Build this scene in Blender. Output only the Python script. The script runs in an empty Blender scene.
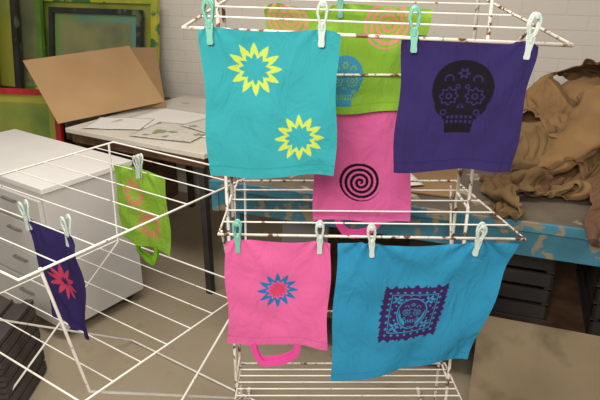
import bpy, math, random
import numpy as np
from mathutils import Vector, Matrix, noise
random.seed(4)
sc = bpy.context.scene
sc.view_settings.view_transform = 'Standard'
COL = sc.collection

# ------------------------------------------------------------------ helpers
def lin(h):
    h = h.lstrip('#'); out = []
    for i in (0, 2, 4):
        c = int(h[i:i+2], 16)/255
        out.append(c/12.92 if c <= .04045 else ((c+.055)/1.055)**2.4)
    return out
def V(*a): return Vector(a)

def mat(name, c1, c2=None, rough=.7, scale=6, bump=0, bscale=40, detail=6, lo=.35, hi=.65, metal=0, trans=0, stretch=None, c3=None, s3=20, lo3=.62, hi3=.7):
    m = bpy.data.materials.new(name); m.use_nodes = True
    nt = m.node_tree; b = nt.nodes['Principled BSDF']
    b.inputs['Roughness'].default_value = rough
    b.inputs['Metallic'].default_value = metal
    b.inputs['Transmission Weight'].default_value = trans
    tc = nt.nodes.new('ShaderNodeTexCoord'); mp = nt.nodes.new('ShaderNodeMapping')
    nt.links.new(tc.outputs['Object'], mp.inputs[0])
    if stretch: mp.inputs['Scale'].default_value = stretch
    def nz(s, d=detail):
        n = nt.nodes.new('ShaderNodeTexNoise'); n.inputs['Scale'].default_value = s; n.inputs['Detail'].default_value = d
        nt.links.new(mp.outputs[0], n.inputs['Vector']); return n
    def ramp(n, lo, hi):
        r = nt.nodes.new('ShaderNodeMapRange'); r.inputs[1].default_value = lo; r.inputs[2].default_value = hi
        nt.links.new(n.outputs['Fac'], r.inputs[0]); return r
    c2 = c2 or c1
    mx = nt.nodes.new('ShaderNodeMix'); mx.data_type = 'RGBA'
    mx.inputs[6].default_value = (*lin(c1), 1); mx.inputs[7].default_value = (*lin(c2), 1)
    nt.links.new(ramp(nz(scale), lo, hi).outputs[0], mx.inputs[0])
    outc = mx.outputs[2]
    if c3:
        m3 = nt.nodes.new('ShaderNodeMix'); m3.data_type = 'RGBA'
        nt.links.new(outc, m3.inputs[6]); m3.inputs[7].default_value = (*lin(c3), 1)
        nt.links.new(ramp(nz(s3, 3), lo3, hi3).outputs[0], m3.inputs[0]); outc = m3.outputs[2]
    nt.links.new(outc, b.inputs['Base Color'])
    if bump:
        bp = nt.nodes.new('ShaderNodeBump'); bp.inputs['Strength'].default_value = bump; bp.inputs['Distance'].default_value = .01
        nt.links.new(nz(bscale).outputs['Fac'], bp.inputs['Height']); nt.links.new(bp.outputs[0], b.inputs['Normal'])
    return m

def pmesh(name, verts, faces, mats, mi=None, smooth=False, parent=None):
    me = bpy.data.meshes.new(name); me.from_pydata([tuple(v) for v in verts], [], faces); me.update()
    for m in mats: me.materials.append(m)
    if mi: me.polygons.foreach_set('material_index', mi)
    if smooth: me.polygons.foreach_set('use_smooth', [True]*len(me.polygons))
    o = bpy.data.objects.new(name, me); COL.objects.link(o)
    if parent: o.parent = parent
    return o

def boxes(name, parts, bevel=.002, parent=None):
    """parts: (origin, ax, ay, az, mat) -> one mesh of parallelepipeds"""
    vs, fs, mi, mats = [], [], [], []
    for o, ax, ay, az, m in parts:
        o, ax, ay, az = Vector(o), Vector(ax), Vector(ay), Vector(az)
        if ax.cross(ay).dot(az) < 0: ax, ay = ay, ax
        if m not in mats: mats.append(m)
        k = len(vs)
        for p in (o, o+ax, o+ax+ay, o+ay, o+az, o+ax+az, o+ax+ay+az, o+ay+az): vs.append(p)
        for f in ((3,2,1,0),(4,5,6,7),(0,1,5,4),(1,2,6,5),(2,3,7,6),(3,0,4,7)):
            fs.append([k+i for i in f]); mi.append(mats.index(m))
    ob = pmesh(name, vs, fs, mats, mi, parent=parent)
    if bevel:
        md = ob.modifiers.new('bevel', 'BEVEL'); md.width = bevel; md.segments = 2; md.limit_method = 'ANGLE'
    return ob

def tubes(name, paths, m, parent=None, res=3):
    """paths: (points, radius[, closed]) -> one mesh"""
    cu = bpy.data.curves.new(name+'_c', 'CURVE'); cu.dimensions = '3D'; cu.bevel_depth = 1; cu.bevel_resolution = res; cu.use_fill_caps = True
    for p in paths:
        s = cu.splines.new('POLY'); s.points.add(len(p[0])-1)
        for i, q in enumerate(p[0]): s.points[i].co = (*q, 1); s.points[i].radius = p[1]
        s.use_cyclic_u = len(p) > 2 and p[2]
    co = bpy.data.objects.new('tmpc', cu); COL.objects.link(co)
    dg = bpy.context.evaluated_depsgraph_get()
    me = bpy.data.meshes.new_from_object(co.evaluated_get(dg)); me.name = name
    bpy.data.objects.remove(co)
    me.materials.clear(); me.materials.append(m)
    me.polygons.foreach_set('use_smooth', [True]*len(me.polygons))
    o = bpy.data.objects.new(name, me); COL.objects.link(o)
    if parent: o.parent = parent
    return o
def empty(name, loc=(0,0,0)):
    e = bpy.data.objects.new(name, None); COL.objects.link(e); e.empty_display_size = .1
    return e

# ------------------------------------------------------------------ materials
M_floor = mat('concrete_floor', '#a3967f', '#8f826c', .8, 1.3, .2, 60, 8, .2, .8, c3='#7a6e5a', s3=9, lo3=.62, hi3=.95)
M_card = mat('cardboard', '#b08f66', '#a5835b', .9, 3, .05, 80)
M_card2 = mat('cardboard_dark', '#93744f', '#866a46', .9, 3, .05, 80)
M_white = mat('white_laminate', '#e9e7e3', '#dedcd8', .45, 2)
M_cabf = mat('cabinet_front', '#cfcdc9', '#c4c2be', .5, 2)
M_dark = mat('dark_metal', '#2c2a2a', '#3b3836', .5, 10)
M_ply = mat('table_edge', '#6e5138', '#4f3826', .7, 12)
M_tabletop = mat('tabletop', '#d9d2c6', '#cbc2b2', .5, 3, c3='#a8977d', s3=8)
M_rackw = mat('white_coated_wire', '#ece9e2', '#dedad2', .35, 20, c3='#8c6a4a', s3=55, lo3=.66, hi3=.72)
M_rackr = mat('rusty_coated_tube', '#e4dfd5', '#cfc5b4', .4, 20, c3='#6d3f28', s3=45, lo3=.54, hi3=.61)
M_bench = mat('bench_blue_paint', '#3b7f95', '#2c6377', .6, 5, .2, 40, c3='#857962', s3=18, lo3=.56, hi3=.61)
M_bencht = mat('bench_top', '#736654', '#4c443b', .8, 4, .2, 30, c3='#a99b84', s3=12, lo3=.6, hi3=.68)
M_black = mat('dark_stack', '#4a4440', '#332d2a', .7, 9)
M_paper = mat('paper', '#e6e3dd', '#dedad3', .8, 2)
M_steel = mat('steel', '#b9b9b7', '#a0a09e', .3, 20, metal=.9)
M_peg = mat('peg_plastic', '#dfe9e3', '#d2e2dc', .25, 10, trans=.25)
M_pegg = mat('peg_plastic_green', '#8fd4bf', '#7cc9b4', .25, 10, trans=.25)

def wall_mat():
    m = bpy.data.materials.new('painted_brick'); m.use_nodes = True
    nt = m.node_tree; b = nt.nodes['Principled BSDF']; b.inputs['Roughness'].default_value = .75
    tc = nt.nodes.new('ShaderNodeTexCoord')
    sp = nt.nodes.new('ShaderNodeSeparateXYZ'); cb = nt.nodes.new('ShaderNodeCombineXYZ')
    nt.links.new(tc.outputs['Object'], sp.inputs[0]); nt.links.new(sp.outputs[0], cb.inputs[0]); nt.links.new(sp.outputs[2], cb.inputs[1])
    br = nt.nodes.new('ShaderNodeTexBrick'); br.inputs['Scale'].default_value = 1
    br.inputs['Brick Width'].default_value = .225; br.inputs['Row Height'].default_value = .075; br.inputs['Mortar Size'].default_value = .006
    br.inputs['Mortar Smooth'].default_value = .8
    br.inputs['Color1'].default_value = (*lin('#d4cec3'), 1); br.inputs['Color2'].default_value = (*lin('#d1cabf'), 1); br.inputs['Mortar'].default_value = (*lin('#cdc6ba'), 1)
    nt.links.new(cb.outputs[0], br.inputs['Vector']); nt.links.new(br.outputs['Color'], b.inputs['Base Color'])
    n = nt.nodes.new('ShaderNodeTexNoise'); n.inputs['Scale'].default_value = 25; nt.links.new(tc.outputs['Object'], n.inputs['Vector'])
    ad = nt.nodes.new('ShaderNodeMath'); ad.operation = 'SUBTRACT'
    nt.links.new(n.outputs['Fac'], ad.inputs[0]); nt.links.new(br.outputs['Fac'], ad.inputs[1])
    bp = nt.nodes.new('ShaderNodeBump'); bp.inputs['Strength'].default_value = .25; bp.inputs['Distance'].default_value = .005
    nt.links.new(ad.outputs[0], bp.inputs['Height']); nt.links.new(bp.outputs[0], b.inputs['Normal'])
    return m
M_wall = wall_mat()

def fabric(name):
    m = bpy.data.materials.new(name); m.use_nodes = True
    nt = m.node_tree; b = nt.nodes['Principled BSDF']; b.inputs['Roughness'].default_value = .9
    b.inputs['Specular IOR Level'].default_value = .15
    at = nt.nodes.new('ShaderNodeAttribute'); at.attribute_name = 'ink'
    nt.links.new(at.outputs['Color'], b.inputs['Base Color'])
    tc = nt.nodes.new('ShaderNodeTexCoord')
    mp = nt.nodes.new('ShaderNodeMapping'); mp.inputs['Scale'].default_value = (1.5, 1.5, .8)
    nt.links.new(tc.outputs['Object'], mp.inputs[0])
    n = nt.nodes.new('ShaderNodeTexNoise'); n.inputs['Scale'].default_value = 8; n.inputs['Detail'].default_value = 4; n.inputs['Distortion'].default_value = .9
    n2 = nt.nodes.new('ShaderNodeTexNoise'); n2.inputs['Scale'].default_value = 500
    nt.links.new(mp.outputs[0], n.inputs['Vector']); nt.links.new(tc.outputs['Object'], n2.inputs['Vector'])
    bp = nt.nodes.new('ShaderNodeBump'); bp.inputs['Strength'].default_value = .75; bp.inputs['Distance'].default_value = .025
    nt.links.new(n.outputs['Fac'], bp.inputs['Height'])
    b2 = nt.nodes.new('ShaderNodeBump'); b2.inputs['Strength'].default_value = .15; b2.inputs['Distance'].default_value = .001
    nt.links.new(n2.outputs['Fac'], b2.inputs['Height']); nt.links.new(bp.outputs[0], b2.inputs['Normal'])
    nt.links.new(b2.outputs[0], b.inputs['Normal'])
    return m
M_fab = fabric('printed_cotton')

# ------------------------------------------------------------------ room
def boxr(name, c, size, rz, m):
    o = boxes(name, [(V(-size[0]/2, -size[1]/2, 0), V(size[0],0,0), V(0,size[1],0), V(0,0,size[2]), m)], bevel=0)
    o.location = c; o.rotation_euler = (0, 0, rz); return o
boxr('floor', V(0, 2, -.1), (9, 9, .1), math.radians(-22), M_floor)
wd = V(.927, -.375, 0); wn = V(.375, .927, 0)
boxr('wall_back', V(-.7, 4.05, 0)+wn*.05+wd*.8, (6.5, .1, 2.8), math.radians(-22), M_wall)
boxr('wall_left', V(-.7, 4.05, 0)-wd*2.5-wn*2.2, (.1, 4.4, 2.8), math.radians(-22), M_wall)

# ------------------------------------------------------------------ drawer cabinet
d = V(.8192, -.5736, 0); n = V(.5736, .8192, 0); Z = V(0,0,1)
C0 = V(-.80, 2.60, 0) - .45*n            # near right corner on floor
H = .75
p = [(C0+Z*.06-d*.95, d*.95, n*.45, Z*(H-.085), M_cabf),
     (C0+Z*(H-.025)-d*.97-n*.01, d*.98, n*.47, Z*.025, M_white)]
zz = .075; hs = [.2, .15, .15, .13]
for h in hs:
    p.append((C0-d*.935-n*.018+Z*zz, d*.92, n*.018, Z*(h-.012), M_cabf))
    for k in (-.75, -.28):
        p.append((C0+d*k-n*.035+Z*(zz+h*.6), d*.1, n*.012, Z*.01, M_steel))
        p.append((C0+d*k-n*.035+Z*(zz+h*.6), d*.01, n*.02, Z*.01, M_steel))
        p.append((C0+d*(k+.09)-n*.035+Z*(zz+h*.6), d*.01, n*.02, Z*.01, M_steel))
    zz += h
for a, b in ((-.07, .06), (-.88, .06), (-.07, .39), (-.88, .39)):
    p.append((C0+d*(a-.02)+n*(b-.02), d*.04, n*.04, Z*.065, M_dark))
boxes('drawer_cabinet', p, .003)

# ------------------------------------------------------------------ white table
td = V(.866, -.5, 0); tn = V(.5, .866, 0); T0 = V(-1.27, 3.07, 0); TL = .95; TW = .97
p = [(T0+Z*.755, td*TL, tn*TW, Z*.025, M_tabletop),
     (T0+Z*.70+td*.02+tn*.02, td*(TL-.04), tn*.03, Z*.055, M_ply),
     (T0+Z*.70+td*.02+tn*.92, td*(TL-.04), tn*.03, Z*.055, M_ply)]
for a in (.03, TL-.07):
    for b in (.03, TW-.07):
        p.append((T0+td*a+tn*b, td*.035, tn*.035, Z*.755, M_dark))
    p.append((T0+td*a+tn*.05+Z*.52, td*.03, tn*.85, Z*.03, M_dark))
    p.append((T0+td*a+tn*.05+Z*.70, td*.03, tn*.85, Z*.05, M_dark))
boxes('work_table', p, .002)

# newspapers / prints lying on the table
def news_mat():
    m = bpy.data.materials.new('newsprint'); m.use_nodes = True
    nt = m.node_tree; b = nt.nodes['Principled BSDF']; b.inputs['Roughness'].default_value = .85
    tc = nt.nodes.new('ShaderNodeTexCoord')
    br = nt.nodes.new('ShaderNodeTexBrick'); br.inputs['Scale'].default_value = 1
    br.inputs['Brick Width'].default_value = .06; br.inputs['Row Height'].default_value = .008; br.inputs['Mortar Size'].default_value = .0025; br.offset = 0
    br.inputs['Color1'].default_value = (*lin('#9a958c'), 1); br.inputs['Color2'].default_value = (*lin('#c2bdb2'), 1); br.inputs['Mortar'].default_value = (*lin('#d8d3c6'), 1)
    mp = nt.nodes.new('ShaderNodeMapping'); mp.inputs['Rotation'].default_value[2] = .5
    nt.links.new(tc.outputs['Object'], mp.inputs[0]); nt.links.new(mp.outputs[0], br.inputs['Vector'])
    ck = nt.nodes.new('ShaderNodeTexNoise'); ck.inputs['Scale'].default_value = 9; nt.links.new(tc.outputs['Object'], ck.inputs['Vector'])
    r = nt.nodes.new('ShaderNodeMapRange'); r.inputs[1].default_value = .57; r.inputs[2].default_value = .6; nt.links.new(ck.outputs['Fac'], r.inputs[0])
    mx = nt.nodes.new('ShaderNodeMix'); mx.data_type = 'RGBA'; mx.inputs[7].default_value = (*lin('#8b8d6a'), 1)
    nt.links.new(r.outputs[0], mx.inputs[0]); nt.links.new(br.outputs['Color'], mx.inputs[6]); nt.links.new(mx.outputs[2], b.inputs['Base Color'])
    return m
M_news = news_mat()
def sheet(name, c, w, h, rz, z, m, curl=.012):
    N = 14; vs = []; fs = []
    for j in range(N+1):
        for i in range(N+1):
            x = (i/N-.5)*w; y = (j/N-.5)*h
            q = Matrix.Rotation(rz, 3, 'Z') @ V(x, y, 0)
            e = max(abs(i/N-.5), abs(j/N-.5))*2
            vs.append((c[0]+q.x, c[1]+q.y, z+.001+curl*max(0, e-.7)*(1+noise.noise(V(x*7+c[0]*5, y*7, z*90)))))
    for j in range(N):
        for i in range(N):
            a = j*(N+1)+i; fs.append((a, a+1, a+N+2, a+N+1))
    o = pmesh(name, vs, fs, [m], smooth=True)
    s = o.modifiers.new('t', 'SOLIDIFY'); s.thickness = .0008; return o
sheet('paper_sheet', T0+td*.52+tn*.42, .78, .42, -.5, .781, M_paper)
sheet('newspaper', T0+td*.58+tn*.22, .36, .3, -.35, .785, M_news)
sheet('newspaper', T0+td*.72+tn*.42, .34, .28, -.75, .789, M_news)
sheet('paper_sheet', T0+td*.2+tn*.2, .32, .24, -.1, .784, M_paper)

# ------------------------------------------------------------------ leaning boards and silk screens
def board(name, o, ax, ay, m, th=.006):
    nn = Vector(ax).cross(Vector(ay)).normalized()
    return boxes(name, [(o, ax, ay, nn*th, m)], .001)
def screen(name, o, ax, ay, mf, mm, w=.045, th=.03, mi=None):
    ax, ay = Vector(ax), Vector(ay); nn = ax.cross(ay).normalized(); ux = ax.normalized(); uy = ay.normalized(); o = Vector(o)
    pr = [(o, ax, uy*w, nn*th, mf), (o+ay-uy*w, ax, uy*w, nn*th, mf),
        (o+uy*w, ux*w, ay-uy*2*w, nn*th, mf), (o+ax-ux*w+uy*w, ux*w, ay-uy*2*w, nn*th, mf),
        (o+uy*w+ux*w+nn*th*.2, ax-ux*2*w, ay-uy*2*w, nn*.002, mm)]
    if mi:   # taped / inked border and stencil field
        k = w+.05
        pr += [(o+uy*k+ux*k+nn*(th*.2+.002), ax-ux*2*k, ay-uy*2*k, nn*.001, mi)]
    return boxes(name, pr, .001)
M_scg = mat('green_frame_paint', '#466f20', '#5d872a', .6, 8, c3='#b5ae36', s3=9, lo3=.58, hi3=.64)
M_scyf = mat('yellow_frame_paint', '#b3ab30', '#87962c', .6, 7, c3='#356b36', s3=9, lo3=.52, hi3=.58)
M_scy = mat('screen_mesh_yellow', '#b0a938', '#7d8d35', .6, 3, c3='#c9c05b', s3=6)
M_sck = mat('screen_frame_dark', '#2b2b26', '#1d1d1a', .6, 8, c3='#4d5c40', s3=9)
M_scm = mat('screen_mesh_dark', '#646b4c', '#828556', .6, 4, c3='#a9ab77', s3=5)
M_scm2 = mat('screen_stencil', '#87895c', '#656a4c', .6, 4, c3='#b8b074', s3=7)
M_scb = mat('screen_tape_blue', '#4f7f7a', '#6f8a4c', .6, 4)
M_scr = mat('red_frame_paint', '#c3222c', '#9c1a20', .5, 8)
M_scgm = mat('screen_mesh_green', '#99993a', '#587632', .6, 3)
wl = lambda a, off, z: V(-.7, 4.05, 0)+wd*a-wn*off+Z*z      # point near back wall
lean = lambda h, t: Z*h*math.cos(t)+wn*h*math.sin(t)
# low shelf unit along the wall that carries the screens
p = [(wl(-2.2,.55,.70), wd*1.99, wn*.5, Z*.03, M_ply), (wl(-2.2,.55,.30), wd*1.99, wn*.5, Z*.02, M_ply)]
for a in (-2.2, -1.25, -.25): p.append((wl(a,.55,0), wd*.04, wn*.5, Z*.70, M_ply))
boxes('storage_shelf', p, .002)
screen('silk_screen', wl(-1.20, .24, .735), wd*1.03, lean(.68, .16), M_scyf, M_scgm, .05, mi=M_scm2)
screen('silk_screen', wl(-1.00, .33, .735), wd*.76, lean(.60, .18), M_sck, M_scb, .035, mi=M_scm)
screen('silk_screen', wl(-1.52, .30, .735), wd*.44, lean(.85, .14), M_scg, M_scm, .045)
screen('silk_screen', wl(-1.66, .38, .735), wd*.44, lean(.84, .14), M_sck, M_scgm, .05)
screen('silk_screen', wl(-1.80, .46, .735), wd*.44, lean(.60, .14), M_scg, M_scy, .04)
# cardboard sheets
board('cardboard_sheet', V(-1.33, 3.13, .785), V(.50, .42, .03), V(-.26, .27, .30), M_card)
board('cardboard_sheet', V(-1.12, 3.50, .785), V(.30, .02, 0), V(-.10, .30, .32), M_card2)
# red framed screen behind the cabinet
screen('silk_screen', V(-1.96, 3.44, .01), V(.52, -.10, .0), V(-.02, .20, .88), M_scr, M_scy, .035, mi=M_scgm)

# ------------------------------------------------------------------ blue bench
bd = V(.9397, -.342, 0); bn = V(.342, .9397, 0); B0 = V(-.36, 2.2, 0); BL = 2.4; BW = 1.42
p = [(B0+Z*.765, bd*BL, bn*BW, Z*.035, M_bencht),
     (B0+Z*.665+bn*.01, bd*BL, bn*.03, Z*.10, M_bench),
     (B0+Z*.765-bn*.012, bd*BL, bn*.012, Z*.037, M_bench),
     (B0+Z*.665, bd*.03, bn*BW, Z*.10, M_bench),
     (B0+Z*.18+bd*.05+bn*.12, bd*(BL-.1), bn*(BW-.25), Z*.025, M_ply)]
for a in (.03, 1.75, BL-.1):
    for b in (.05, BW-.12):
        p.append((B0+bd*a+bn*b, bd*.07, bn*.07, Z*.765, M_bench))
boxes('printing_bench', p, .003)
# things stored under it
M_grey = mat('grey_board', '#8e8f8d', '#7a7a78', .7, 4)
M_dkbox = mat('dark_crate', '#2e2a28', '#413a35', .8, 5)
def crate(name, o, sx, sy, h):
    t = .015; o = Vector(o); q = [(o, bd*sx, bn*sy, Z*t, M_dkbox)]
    k = 0
    while k*.075+.06 < h:
        z = Z*(.02+k*.075)
        q += [(o+z, bd*sx, bn*t, Z*.058, M_dkbox), (o+z+bn*(sy-t), bd*sx, bn*t, Z*.058, M_dkbox),
              (o+z, bd*t, bn*sy, Z*.058, M_dkbox), (o+z+bd*(sx-t), bd*t, bn*sy, Z*.058, M_dkbox)]; k += 1
    for a in (0, sx-.03):
        for b in (t, sy-.03-t): q.append((o+bd*a+bn*b, bd*.03, bn*.03, Z*h, M_dkbox))
    return boxes(name, q, .002)
crate('storage_crate', B0+bd*.75+bn*.35+Z*.206, .6, .6, .32)
crate('storage_crate', B0+bd*1.5+bn*.3+Z*.206, .6, .6, .38)
board('grey_panel', B0+bd*.18+bn*.28+Z*.206, bd*.22, Z*.42+bn*.08, M_grey, .01)
M_plyw = mat('worn_plywood', '#84745a', '#71624a', .85, 3, .1, 50, c3='#5c503d', s3=7, lo3=.56, hi3=.75)
board('plywood_sheet', V(.54, 1.50, .015), bd*1.05, Z*.36+bn*.40, M_plyw, .012)
board('cardboard_sheet', B0+bd*.56+bn*.12+Z*.802, bd*.38, bn*.35, M_card2, .006)
sheet('paper_sheet', B0+bd*.66+bn*.2, .26, .19, .2, .812, M_paper)
# stack of slatted trays, lower left
p = []
for k in range(13):
    p.append((V(-1.54, 1.72, .002+k*.027), V(.46+.012*(k % 2), 0, 0), V(0, .30, 0), Z*.010, M_black))
    for j in range(6):
        p.append((V(-1.52+j*.083, 1.712, .012+k*.027), V(.035, 0, 0), V(0, .31, 0), Z*.017, M_black))
boxes('stacked_trays', p, .001)

# ------------------------------------------------------------------ left airer
ld = V(.829, -.559, 0); ln = V(.559, .829, 0)
L = lambda a, b, z: ld*a+ln*b+Z*z
E = empty('clothes_airer')
a0, a1 = -1.88, -1.17
tubes('top_frame', [([L(a0,.60,.94), L(a1,.60,.94), L(a1,1.45,.94), L(a0,1.45,.94)], .0036, True)], M_rackw, E)
rods = []
for b in [.70,.81,.92,1.03,1.14,1.264,1.36]: rods.append(([L(a0,b,.94), L(a1,b,.94)], .002))
tubes('top_rods', rods, M_rackw, E)
tubes('lower_frame', [([L(a0,.70,.52), L(a1,.70,.52), L(a1,1.42,.52), L(a0,1.42,.52)], .0036, True)], M_rackw, E)
rods = [([L(a0,.70+.103*i,.52), L(a1,.70+.103*i,.52)], .002) for i in range(1, 7)]
tubes('lower_rods', rods, M_rackw, E)
legs = []
for a in (a0+.01, a1-.01):
    legs.append(([L(a,1.42,.94), L(a+.005,1.40,.52), L(a,.68,.008)], .0042))
    legs.append(([L(a,.66,.94), L(a-.012,.74,.52), L(a-.012,1.42,.008)], .0042))
legs += [([L(a0,.68,.008), L(a1,.68,.008)], .0045), ([L(a0,1.42,.008), L(a1,1.42,.008)], .0045)]
tubes('legs', legs, M_rackw, E)

# ------------------------------------------------------------------ main tower airer
E = empty('tower_airer')
def tier(nm, fl, fr, bl, br, k, rf=.0038, rr=.0022):
    fl, fr, bl, br = map(Vector, (fl, fr, bl, br))
    tubes(nm+'_frame', [([fl, fr, br, bl], rf, True)], M_rackr, E)
    tubes(nm+'_rods', [([fl.lerp(bl, i/k), fr.lerp(br, i/k)], rr) for i in range(1, k)], M_rackw, E)
tier('top_tier', (-.235,1.215,1.482), (.525,1.155,1.455), (-.17,1.74,1.53), (.50,1.74,1.52), 4)
tier('mid_tier', (-.21,1.36,.955), (.56,1.31,.965), (-.2,1.76,.955), (.50,1.76,.955), 5)
tier('bottom_tier', (-.20,1.43,.35), (.50,1.43,.35), (-.2,1.62,.35), (.49,1.62,.35), 6)
px = []
for x in (-.205, .475):
    px.append(([V(x,1.52,.02), V(x,1.52,1.56), V(x,1.60,1.58), V(x,1.64,1.56), V(x,1.64,.02)], .005))
    px.append(([V(x,1.28,.012), V(x,1.90,.012)], .008))
    for z in (.36,.96,1.30): px.append(([V(x,1.52,z), V(x,1.64,z)], .004))
    px.append(([V(x,1.25,1.475), V(x,1.52,1.33)], .0035))
    px.append(([V(x,1.38,.955), V(x,1.52,.75)], .0035))
    px.append(([V(x,1.72,.955), V(x,1.64,.75)], .0035))
px.append(([V(-.2,1.52,1.335), V(.475,1.52,1.335)], .003))
px.append(([V(-.2,1.58,1.262), V(.475,1.58,1.262)], .0025))
px.append(([V(-.2,1.52,.62), V(.475,1.52,.62)], .003))
tubes('posts', px, M_rackr, E)

# ------------------------------------------------------------------ prints (ink masks)
def star(X, Y, cx, cy, R, N=12, hole=.56, k0=.58, k1=.66):
    x = X-cx; y = Y-cy; r = np.hypot(x, y); a = np.arctan2(x, y)
    k = np.abs(((a*N/(2*np.pi)) % 1)-.5)*2
    Ro = R*(k0+(1-k0)*k); Ri = R*hole*(k1+(1-k1)*k)
    return (r < Ro) & (r > Ri)
def spiral(X, Y, cx, cy, R, turns=4):
    x = X-cx; y = Y-cy; r = np.hypot(x, y); a = np.arctan2(y, x)
    return (r < R) & (((r/(R/turns)-a/(2*np.pi)) % 1) < .55)
def skull(X, Y, cx, cy, s):
    x = (X-cx)/s; y = (Y-cy)/s
    head = (x/.78)**2+((y-.25)/.78)**2 < 1
    jaw = (np.abs(x) < .44+.12*y*(y < -.6)) & (y < 0) & (y > -.98)
    cheek = (x/.66)**2+((y+.2)/.42)**2 < 1
    m = head | jaw | cheek
    for sx in (-1, 1):
        ex = x-sx*.33; ey = y-.04; r = np.hypot(ex, ey); a = np.arctan2(ey, ex)
        R = .23+.03*np.cos(8*a)
        m &= ~((r < R) & (r > R-.045))
        m &= ~(np.abs(r-.07) < .02)
        rr = np.hypot(x-sx*.42, y+.40); m &= ~((rr < .085) & (rr > .05))
        q = np.hypot((x-sx*.36), (y-.50)); m &= ~((np.abs(q-.11) < .02) & (y > .46))
        m &= ~((np.abs(np.hypot(x-sx*.12, y-.30)-.05) < .015))
    m &= ~((y < -.10) & (y > -.30) & (np.abs(x) < (.0+.5*(-.10-y))) & (np.abs(x) > .02))
    m &= ~((np.abs(y+.60) < .11) & (np.abs(x) < .34) & ((np.abs(((x/.115) % 1)-.5) < .25)) & (np.abs(y+.60) > .02))
    r = np.hypot(x, y-.66); a = np.arctan2(y-.66, x)
    m &= ~((r < .12+.035*np.cos(6*a)) & (r > .06))
    return m
def papel(X, Y, cx, cy, s):
    x = (X-cx)/s; y = (Y-cy)/s
    ed = 1+.03*np.cos(y*24); ed2 = 1+.05*np.cos(x*20)
    m = (np.abs(x) < ed) & (np.abs(y) < ed2)
    u = (x*4.5) % 1-.5; v = (y*4.5) % 1-.5
    mxy = np.maximum(np.abs(x), np.abs(y))
    border = (mxy > .74)
    m &= ~(border & (np.abs(u)+np.abs(v) < .24))
    m &= ~(np.abs(mxy-.70) < .016)
    el = (x/.46)**2+((y)/.56)**2
    inner = (mxy < .66) & (el > 1.1)
    for sx in (-1, 1):
        for sy in (-1, 1):
            r = np.hypot(x-sx*.50, y-sy*.50); a = np.arctan2(y-sy*.5, x-sx*.5)
            m &= ~((r < .12+.05*np.cos(5*a)) & (r > .05))
    m &= ~(inner & (np.cos(x*24)*np.cos(y*24) > .72))
    m &= ~(np.abs(el-1.0) < .07)
    sk = skull(X, Y, cx, cy, s*.50)
    m &= ~((el < .8) & ~sk)
    return m

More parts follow.
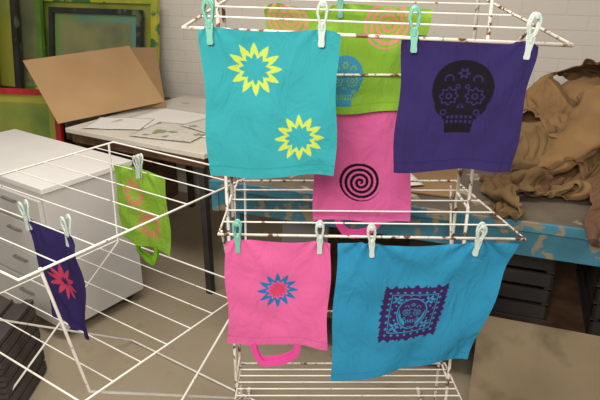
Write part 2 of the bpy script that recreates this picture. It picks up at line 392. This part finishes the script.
# ------------------------------------------------------------------ tote bags
def bag(name, TLc, TRc, BRc, BLc, col, prints, seed=0, amp=.006, res=.0013, pegs=(.1,.9), handles=None, hcol=None, bulge=.0):
    TLc, TRc, BRc, BLc = [np.array(c, float) for c in (TLc, TRc, BRc, BLc)]
    W = np.linalg.norm(TRc-TLc); Hh = np.linalg.norm(BLc-TLc)
    xa = (TRc-TLc)/W; ya = (TLc-BLc)/Hh; nn = np.cross(xa, ya); nn /= np.linalg.norm(nn)
    rs = np.random.RandomState(seed); ph = rs.rand(8)*6.28
    def surf(S, T, off=0):
        P = (TLc*((1-S)*(1-T))[..., None]+TRc*(S*(1-T))[..., None]+BRc*(S*T)[..., None]+BLc*((1-S)*T)[..., None])
        dsp = amp*(.9*np.sin(5.5*S+ph[0]+1.2*T)*(.25+.75*T)+.6*np.sin(11*S+ph[1]-2*T)*(.3+.5*T)+.38*np.sin(17*S*(.6+.4*T)+ph[2]+3*T)
                   +.35*np.sin(7*T+ph[3]+3*S)+.26*np.sin(19*T+ph[4]-7*S)*np.sin(3*S+ph[5]))
        for p_ in pegs:   # folds radiating from pegs
            dx = S-p_; dsp = dsp+amp*.9*np.exp(-(dx/.06)**2)*np.exp(-T*5)
            dsp = dsp+amp*.5*np.cos(np.arctan2(dx, T+.05)*9+ph[6])*np.exp(-np.hypot(dx, T)*4)
        dsp = dsp+bulge*np.sin(np.pi*S)*np.sin(np.pi*T)
        lo, hi = pegs
        mid = np.clip((S-lo)/(hi-lo), 0, 1)
        sag = -.008*np.sin(np.pi*mid)*np.exp(-T*4)*W/.27
        out = -.010*(np.clip((lo-S)/max(lo, .01), 0, 1)+np.clip((S-hi)/max(1-hi, .01), 0, 1))**1.5*np.exp(-T*6)
        edge = .003*np.sin(9*T+ph[6])*(S-.5)*2
        bot = .005*np.sin(7*S+ph[7])*T
        return P+nn*(dsp+off)[..., None]+np.array([0,0,1.])*(sag+out+bot)[..., None]+xa*edge[..., None]
    def sheetmesh(nm, nx, ny, off, paint):
        s = np.linspace(0, 1, nx); t = np.linspace(0, 1, ny); S, T = np.meshgrid(s, t)
        o = -.0015-.006*np.sin(np.pi*S)*np.sin(np.pi*np.clip(T, 0, .97)) if off else 0*S
        if not off:
            o = o+.0016*(T > 1-.022/Hh)     # stitched hem
        P = surf(S, T, o).reshape(-1, 3)
        me = bpy.data.meshes.new(nm); me.vertices.add(nx*ny); me.vertices.foreach_set('co', P.ravel())
        i = np.arange(nx-1); j = np.arange(ny-1); I, J = np.meshgrid(i, j); A = (J*nx+I).ravel()
        q = np.stack([A, A+nx, A+nx+1, A+1], 1)
        nf = len(A); me.loops.add(nf*4); me.loops.foreach_set('vertex_index', q.ravel())
        me.polygons.add(nf); me.polygons.foreach_set('loop_start', np.arange(nf)*4); me.polygons.foreach_set('loop_total', np.full(nf, 4))
        me.polygons.foreach_set('use_smooth', np.ones(nf, bool))
        me.update(calc_edges=True); me.validate()
        c = np.ones((ny, nx, 4)); c[..., :3] = lin(col)
        if paint:
            X = (S-.5)*W; Y = (.5-T)*Hh
            for f, ic in prints:
                mk = f(X, Y, W, Hh)
                c[mk, :3] = lin(ic)
            c[np.abs(T-(1-.022/Hh)) < .0022/Hh*1.0, :3] *= .8
        ca = me.color_attributes.new('ink', 'FLOAT_COLOR', 'POINT'); ca.data.foreach_set('color', c.ravel())
        me.materials.append(M_fab)
        ob = bpy.data.objects.new(nm, me); COL.objects.link(ob); return ob
    E = empty(name)
    f = sheetmesh('front_panel', int(W/res), int(Hh/res), 0, True); f.parent = E
    b = sheetmesh('back_panel', 40, 40, 1, False); b.parent = E
    if handles:
        hs, he, drop = handles
        mh = mat('strap_'+name, hcol or col, None, .95, 5, .2, 300)
        mh.node_tree.nodes['Principled BSDF'].inputs['Specular IOR Level'].default_value = .1
        for side, o in (('handle_front', .001), ('handle_back', -.008)):
            a = surf(np.array([hs, he]), np.array([.96, .96]), np.array([o, o]))
            vs, fs = [], []; N = 40; w = .010
            A, B = Vector(a[0]), Vector(a[1]); X = Vector(xa); Nn = Vector(nn)
            dr = drop*(1 if o > 0 else .88); Wd = (B-A).length
            def pt(u):
                th = math.pi*min(1, max(0, u)); c = math.cos(th); s_ = math.sin(th)
                return V(-.5*Wd*math.copysign(abs(c)**.6, c)+.006*math.sin(2*th), -dr*abs(s_)**.5-.005*math.sin(3*th+seed), 0)
            for k in range(N+1):
                u = k/N; q = pt(u); tv = (pt(u+.02)-pt(u-.02)).normalized()
                c = A.lerp(B, .5)+X*q.x+Z*q.y+Nn*(.005*math.sin(math.pi*u*2+seed)+.003*math.sin(9*u+seed))*math.sin(math.pi*u)
                pw = X*(-tv.y)+Z*tv.x
                vs += [c+pw*w*.9+Nn*.002*math.sin(11*u), c-pw*w*.9-Nn*.002*math.sin(8*u)]
            fs = [(2*k, 2*k+1, 2*k+3, 2*k+2) for k in range(N)]
            h = pmesh(side, vs, fs, [mh], smooth=False, parent=E)
            sd = h.modifiers.new('t', 'SOLIDIFY'); sd.thickness = .0015
    return lambda s, t=0: Vector(surf(np.array([s]), np.array([t]))[0]), Vector(nn)

# ------------------------------------------------------------------ pegs
def peg(pos, nn, m, tilt=0, L=1.0):
    nn = Vector(nn); x = nn.cross(Z).normalized()*-1; y = Z.cross(x)
    parts_t = []; vs, fs = [], []
    R = Matrix.Rotation(tilt, 3, y)
    E = empty('clothes_peg')
    for sgn in (-1, 1):
        def T(px_, pz, py): # splayed arm
            ang = .13*sgn
            yy = sgn*(.0035) + (pz-.004)*math.tan(ang) + py
            if pz < .004: yy = sgn*(.0035+(pz-.004)*.03*-1)+py
            return Vector(pos)+R@(x*px_+y*yy+Z*pz)
        loop = []
        for k in range(20):
            th = 2*math.pi*k/20
            zc = .030+.022*math.sin(th)*L; xc = (.0095 if zc > .03 else .0078)*math.cos(th)
            loop.append(T(xc, zc, 0))
        parts_t.append((loop, .003, True))
        parts_t.append(([T(0, .050, 0), T(0, .044, 0)], .0045))
        parts_t.append(([T(0, .010, 0), T(0, -.002, 0)], .0045))
        prof = [(-.034, .0050), (-.030, .0068), (-.018, .0058), (-.006, .0070), (.004, .0084), (.014, .0070)]
        k0 = len(vs)
        for pz, hw in prof:
            for a_, b_ in ((-1,-1),(1,-1),(1,1),(-1,1)):
                vs.append(T(a_*hw, pz, b_*.0022))
        for i in range(len(prof)-1):
            for j in range(4):
                a = k0+i*4+j; b = k0+i*4+(j+1) % 4
                fs.append((a, b, b+4, a+4))
        fs.append((k0+3, k0+2, k0+1, k0)); e = k0+4*(len(prof)-1); fs.append((e, e+1, e+2, e+3))
    tubes('grips', parts_t, m, E)
    j = pmesh('jaws', vs, fs, [m], parent=E)
    bv = j.modifiers.new('b', 'BEVEL'); bv.width = .001; bv.segments = 2
    c = Vector(pos)+R@(Z*.004)
    tubes('spring', [([c+R@(x*(-.007+.014*k/48)+y*(.0055*math.cos(k*.8))+Z*(.0055*math.sin(k*.8))) for k in range(49)], .0008)], M_steel, E, 1)

TQ, PK, PU, GR, BLU = '#359ba4', '#dc659f', '#31275a', '#83ae3a', '#2f8ab3'
f, nv = bag('tote_bag', (-.2,1.2,1.487), (.077,1.185,1.482), (.075,1.20,1.172), (-.198,1.21,1.165), TQ,
    [(lambda X,Y,W,H: star(X,Y,(.39-.5)*W,(.5-.25)*H,.057,hole=.60,k0=.56), '#b9cd55'),
     (lambda X,Y,W,H: star(X,Y,(.715-.5)*W,(.5-.725)*H,.053,hole=.60,k0=.56), '#b9cd55')], 1, .0045, pegs=(.1,.87))
peg(f(.09), nv, M_pegg); peg(f(.87), nv, M_peg, .03)
f, nv = bag('tote_bag', (.203,1.185,1.474), (.458,1.155,1.462), (.444,1.16,1.20), (.200,1.19,1.185), PU,
    [(lambda X,Y,W,H: skull(X,Y,.0,.020,.080), '#17121c')], 2, .005, pegs=(.1,.92))
peg(f(.09), nv, M_pegg, -.03); peg(f(.93), nv, M_peg, .12)
f, nv = bag('tote_bag', (-.088,1.54,1.512), (.332,1.54,1.505), (.30,1.54,1.232), (-.07,1.54,1.236), GR,
    [(lambda X,Y,W,H: spiral(X,Y,.105,.09,.062), '#cf8a78'), (lambda X,Y,W,H: spiral(X,Y,-.15,.10,.055), '#cf8a78'),
     (lambda X,Y,W,H: skull(X,Y,.0,-.055,.066), '#3f8fae')], 3, .007, pegs=(.08,.45))
peg(f(.45), nv, M_pegg)
f, nv = bag('tote_bag', (.035,1.575,1.265), (.315,1.575,1.262), (.322,1.575,.895), (.040,1.575,.90), PK,
    [(lambda X,Y,W,H: spiral(X,Y,-.005,-.060,.061), '#1c1216')], 4, .006, handles=(.25,.68,.055), hcol='#d9488f')
f, nv = bag('tote_bag', (-.193,1.345,.95), (.080,1.335,.95), (.073,1.34,.622), (-.198,1.35,.628), PK,
    [(lambda X,Y,W,H: star(X,Y,.0,.01,.056,k0=.52), '#2b6fae'), (lambda X,Y,W,H: star(X,Y,.0,.01,.027,hole=0,k0=.62), '#d2436f')], 5, .006, pegs=(.12,.9), handles=(.25,.7,.072), hcol='#e0509c')
peg(f(.12), nv, M_pegg); peg(f(.9), nv, M_peg)
f, nv = bag('tote_bag', (.095,1.335,.948), (.545,1.30,.965), (.466,1.33,.582), (.085,1.34,.515), BLU,
    [(lambda X,Y,W,H: papel(X,Y,.0,-.01,.088), '#3a2258')], 6, .011, .0013, pegs=(.18,.78))
peg(f(.19), nv, M_peg, -.05); peg(f(.77), nv, M_peg, .15)
f, nv = bag('tote_bag', L(-1.47,.81,.945), L(-1.255,.81,.945), L(-1.245,.81,.625), L(-1.42,.81,.64), PU,
    [(lambda X,Y,W,H: star(X,Y,.0,-.01,.056,N=10,hole=.30,k0=.42,k1=.4), '#c0405f')], 7, .009, pegs=(.05,.9))
peg(f(.06), nv, M_peg, -.1); peg(f(.9), nv, M_peg)
f, nv = bag('tote_bag', L(-1.66,1.264,.95), L(-1.40,1.264,.95), L(-1.40,1.264,.645), L(-1.65,1.264,.655), GR,
    [(lambda X,Y,W,H: star(X,Y,-.03,.05,.062,hole=.5,k0=.45), '#cf7c66'), (lambda X,Y,W,H: star(X,Y,.03,-.06,.062,hole=.5,k0=.45), '#cf7c66')], 8, .007, pegs=(.45,.55), handles=(.3,.7,.07), hcol='#6fa524')
peg(f(.5), nv, M_peg); peg(f(.56), nv, M_peg, .1)

# ------------------------------------------------------------------ jackets (cloth dropped over a heap)
def collider(kind, c, s, rz=0):
    if kind == 'cube': bpy.ops.mesh.primitive_cube_add(size=2, location=c)
    else: bpy.ops.mesh.primitive_uv_sphere_add(segments=24, ring_count=16, location=c)
    o = bpy.context.object; o.scale = s; o.rotation_euler[2] = rz
    o.modifiers.new('c', 'COLLISION'); o.collision.thickness_outer = .006; o.collision.cloth_friction = 60
    return o
def jacket(name, c, rz, mats, frames, mask, size=(1.1,.8), N=90, squash=.7, amp=.07, fq=9, tilt=0):
    nx = N; ny = int(N*size[1]/size[0]); vid = {}; vs = []; fs = []; mi = []
    R = Matrix.Rotation(rz, 3, 'Z') @ Matrix.Rotation(tilt, 3, 'X')
    for j in range(ny):
        for i in range(nx):
            x = (i+.5)/nx-.5; y = (j+.5)/ny-.5
            if mask(x*size[0], y*size[1]):
                q = []
                for a, b in ((0,0),(1,0),(1,1),(0,1)):
                    k = (i+a, j+b)
                    if k not in vid:
                        vid[k] = len(vs); X = ((i+a)/nx-.5)*size[0]; Y = ((j+b)/ny-.5)*size[1]
                        zz = amp*noise.noise(V(X*fq, Y*fq*.7, c[0]*9))+amp*.22*noise.noise(V(X*fq*2.2, Y*fq*2.2, c[1]*9))
                        w = R@V(X*squash, Y*squash, zz)
                        vs.append(V(c[0]+w.x, c[1]+w.y, c[2]+w.z))
                    q.append(vid[k])
                fs.append(q)
                X = x*size[0]; Y = y*size[1]      # cuffs, hem band, front facing
                mi.append(2 if (abs(X) > .57 or Y < -.37 or (abs(X) < .03) or math.hypot(X, Y-.36) < .11) else 0)
    o = pmesh(name, vs, fs, mats, mi, smooth=True)
    cl = o.modifiers.new('cloth', 'CLOTH'); s = cl.settings
    s.quality = 6; s.mass = .45; s.tension_stiffness = 12; s.compression_stiffness = 8; s.bending_stiffness = .7; s.air_damping = 1.5
    s.shrink_min = -.07
    cl.collision_settings.distance_min = .008; cl.collision_settings.use_self_collision = True; cl.collision_settings.self_distance_min = .008
    cl.point_cache.frame_end = frames
    return o
M_khaki = mat('khaki_cotton', '#8f6e45', '#785a38', .95, 5, .15, 60)
M_khakid = mat('khaki_trim', '#6a4f31', '#5b4329', .95, 5, .15, 60)
M_brown = mat('brown_wool', '#6f4e37', '#573d2c', .95, 5, .15, 60)
M_brownd = mat('brown_trim', '#4a3226', '#3c281f', .95, 5, .15, 60)
M_olive = mat('olive_cotton', '#7f653f', '#665030', .95, 5, .15, 60)
M_maroon = mat('maroon_lining', '#5c2228', '#481b20', .85, 5)
NF = 50
# solid folded bundles underneath (real clothes the jackets lie on)
heap = [((1.28, 2.52, .80), (.36, .30, .38), M_khaki), ((1.04, 2.30, .80), (.22, .19, .22), M_olive), ((1.33, 1.96, .80), (.30, .17, .12), M_brown)]
cols = [collider('cube', B0+bd*1.2+bn*.71+Z*.779, (1.2, .71, .02), math.radians(-20))]
for c, s, m in heap: cols.append(collider('s', c, s))
def tm(x, y):
    body = abs(x) < .27 and -.40 < y < .34
    sl = abs(x) < .62 and .10+(.27-abs(x))*.25 < y < .32+(.27-abs(x))*.25
    return (body or sl) and not (math.hypot(x, y-.36) < .07) and not (abs(x) < .006 and y < .2)
try:
    js = [jacket('khaki_jacket', (1.22, 2.50, 1.31), math.radians(10), [M_khaki, M_khakid, M_khakid], NF, tm, (1.5,.98), 115, .80, .13, 7),
          jacket('olive_jacket', (1.02, 2.22, 1.15), math.radians(35), [M_olive, M_khakid, M_khakid], NF, tm, (1.26,.82), 95, .70, .12, 7.5),
          jacket('brown_jacket', (1.20, 1.87, 1.02), math.radians(-20), [M_brown, M_maroon, M_brownd], NF, tm, (1.26,.82), 100, .80, .07, 7)]
    for fr in range(1, NF+1):
        sc.frame_set(fr)
    dg = bpy.context.evaluated_depsgraph_get()
    for o in js:
        me = bpy.data.meshes.new_from_object(o.evaluated_get(dg)); o.modifiers.clear(); o.data = me
        sm = o.modifiers.new('sm', 'SMOOTH'); sm.iterations = 3; sm.factor = .5
        sd = o.modifiers.new('t', 'SOLIDIFY'); sd.thickness = .007; sd.offset = 1
        o.modifiers.new('s', 'SUBSURF').render_levels = 1
except Exception as ex:
    print('CLOTH FAIL', ex)
for c in cols: bpy.data.objects.remove(c)
for c, s, m in heap:
    vs, fs = [], []; NU, NV = 40, 16
    for j in range(NV+1):
        for i in range(NU):
            th = 2*math.pi*i/NU; ph = math.pi/2*j/NV
            q = V(math.cos(th)*math.cos(ph), math.sin(th)*math.cos(ph), math.sin(ph))
            k = .92+.05*noise.noise(q*3+Vector(c))-.03*abs(math.sin(ph*14+2*noise.noise(q*2)))
            vs.append((c[0]+q.x*s[0]*k, c[1]+q.y*s[1]*k, c[2]+.001+q.z*s[2]*k))
    for j in range(NV):
        for i in range(NU):
            a = j*NU+i; b = j*NU+(i+1) % NU; fs.append((a, b, b+NU, a+NU))
    pmesh('folded_clothes', vs, fs, [m], smooth=True)
# sleeve lying loose over the bench, with ribbed cuff and open end
def sleeve(name, pts, radii, m, mc, ml, parent, seed=0):
    pts = [Vector(q) for q in pts]; N = 110; NU = 32; vs = []; fs = []; mi = []
    def cat(t):
        k = min(len(pts)-2, int(t)); u = t-k
        p0 = pts[max(0, k-1)]; p1 = pts[k]; p2 = pts[k+1]; p3 = pts[min(len(pts)-1, k+2)]
        r = radii[k]*(1-u)+radii[k+1]*u
        return .5*((2*p1)+(p2-p0)*u+(2*p0-5*p1+4*p2-p3)*u*u+(3*p1-p0-3*p2+p3)*u**3), r
    T = len(pts)-1
    for i in range(N+1):
        t = T*i/N*.9999; c, r = cat(t); c2, _ = cat(min(T*.9999, t+.02)); c1, _ = cat(max(0, t-.02))
        tg = (c2-c1).normalized(); sx = tg.cross(Z).normalized(); up = sx.cross(tg)
        cuff = i > N*.91
        for j in range(NU):
            a = 2*math.pi*j/NU
            fold = 0 if cuff else .12*abs(math.sin(i*.22+1.3*math.sin(a+seed)+2*noise.noise(V(i*.05, a, seed))))+.22*noise.noise(V(i*.09, math.cos(a)*1.8, math.sin(a)*1.8+seed))
            rr = r*(1+fold)*(.90+.03*math.cos(a*16) if cuff else 1)
            q = c+sx*math.cos(a)*rr+up*math.sin(a)*rr*.55
            q.z = max(q.z, .806); vs.append(q)
    for i in range(N):
        for j in range(NU):
            a = i*NU+j; b = i*NU+(j+1) % NU; fs.append((a, a+NU, b+NU, b)); mi.append(1 if i > N*.91 else 0)
    ob = pmesh(name, vs, fs, [m, mc, ml], mi, smooth=True, parent=parent)
    return ob
sleeve('sleeve_left', [(1.24,2.32,1.10), (1.08,2.14,1.00), (.93,2.12,.88), (.80,2.24,.845)], [.10,.085,.070,.054], M_khaki, M_khakid, M_khakid, js[0], 3)
sc.frame_set(1)

# ------------------------------------------------------------------ light
w = bpy.data.worlds.new('World'); sc.world = w; w.use_nodes = True
w.node_tree.nodes['Background'].inputs[0].default_value = (1, .95, .89, 1); w.node_tree.nodes['Background'].inputs[1].default_value = .37
def area(name, loc, rot, size, e, col=(1,.93,.84)):
    l = bpy.data.lights.new(name, 'AREA'); l.shape = 'RECTANGLE'; l.size, l.size_y = size; l.energy = e; l.color = col
    o = bpy.data.objects.new(name, l); COL.objects.link(o); o.location = loc; o.rotation_euler = rot; return o
area('front_key_light', (-.6, 1.7, 2.75), (0, 0, -.3), (2.0, .5), 40)
area('front_key_light', (-.3, -.6, 2.15), (math.radians(55), 0, -.1), (.8, .5), 57)  # added key light above and behind the camera, no ceiling fixture

cam = bpy.data.cameras.new('camera'); cam.lens = 35; cam.sensor_width = 36
co = bpy.data.objects.new('camera', cam); COL.objects.link(co)
co.location = (0, 0, 1.6); co.rotation_euler = (math.radians(68), 0, 0); sc.camera = co
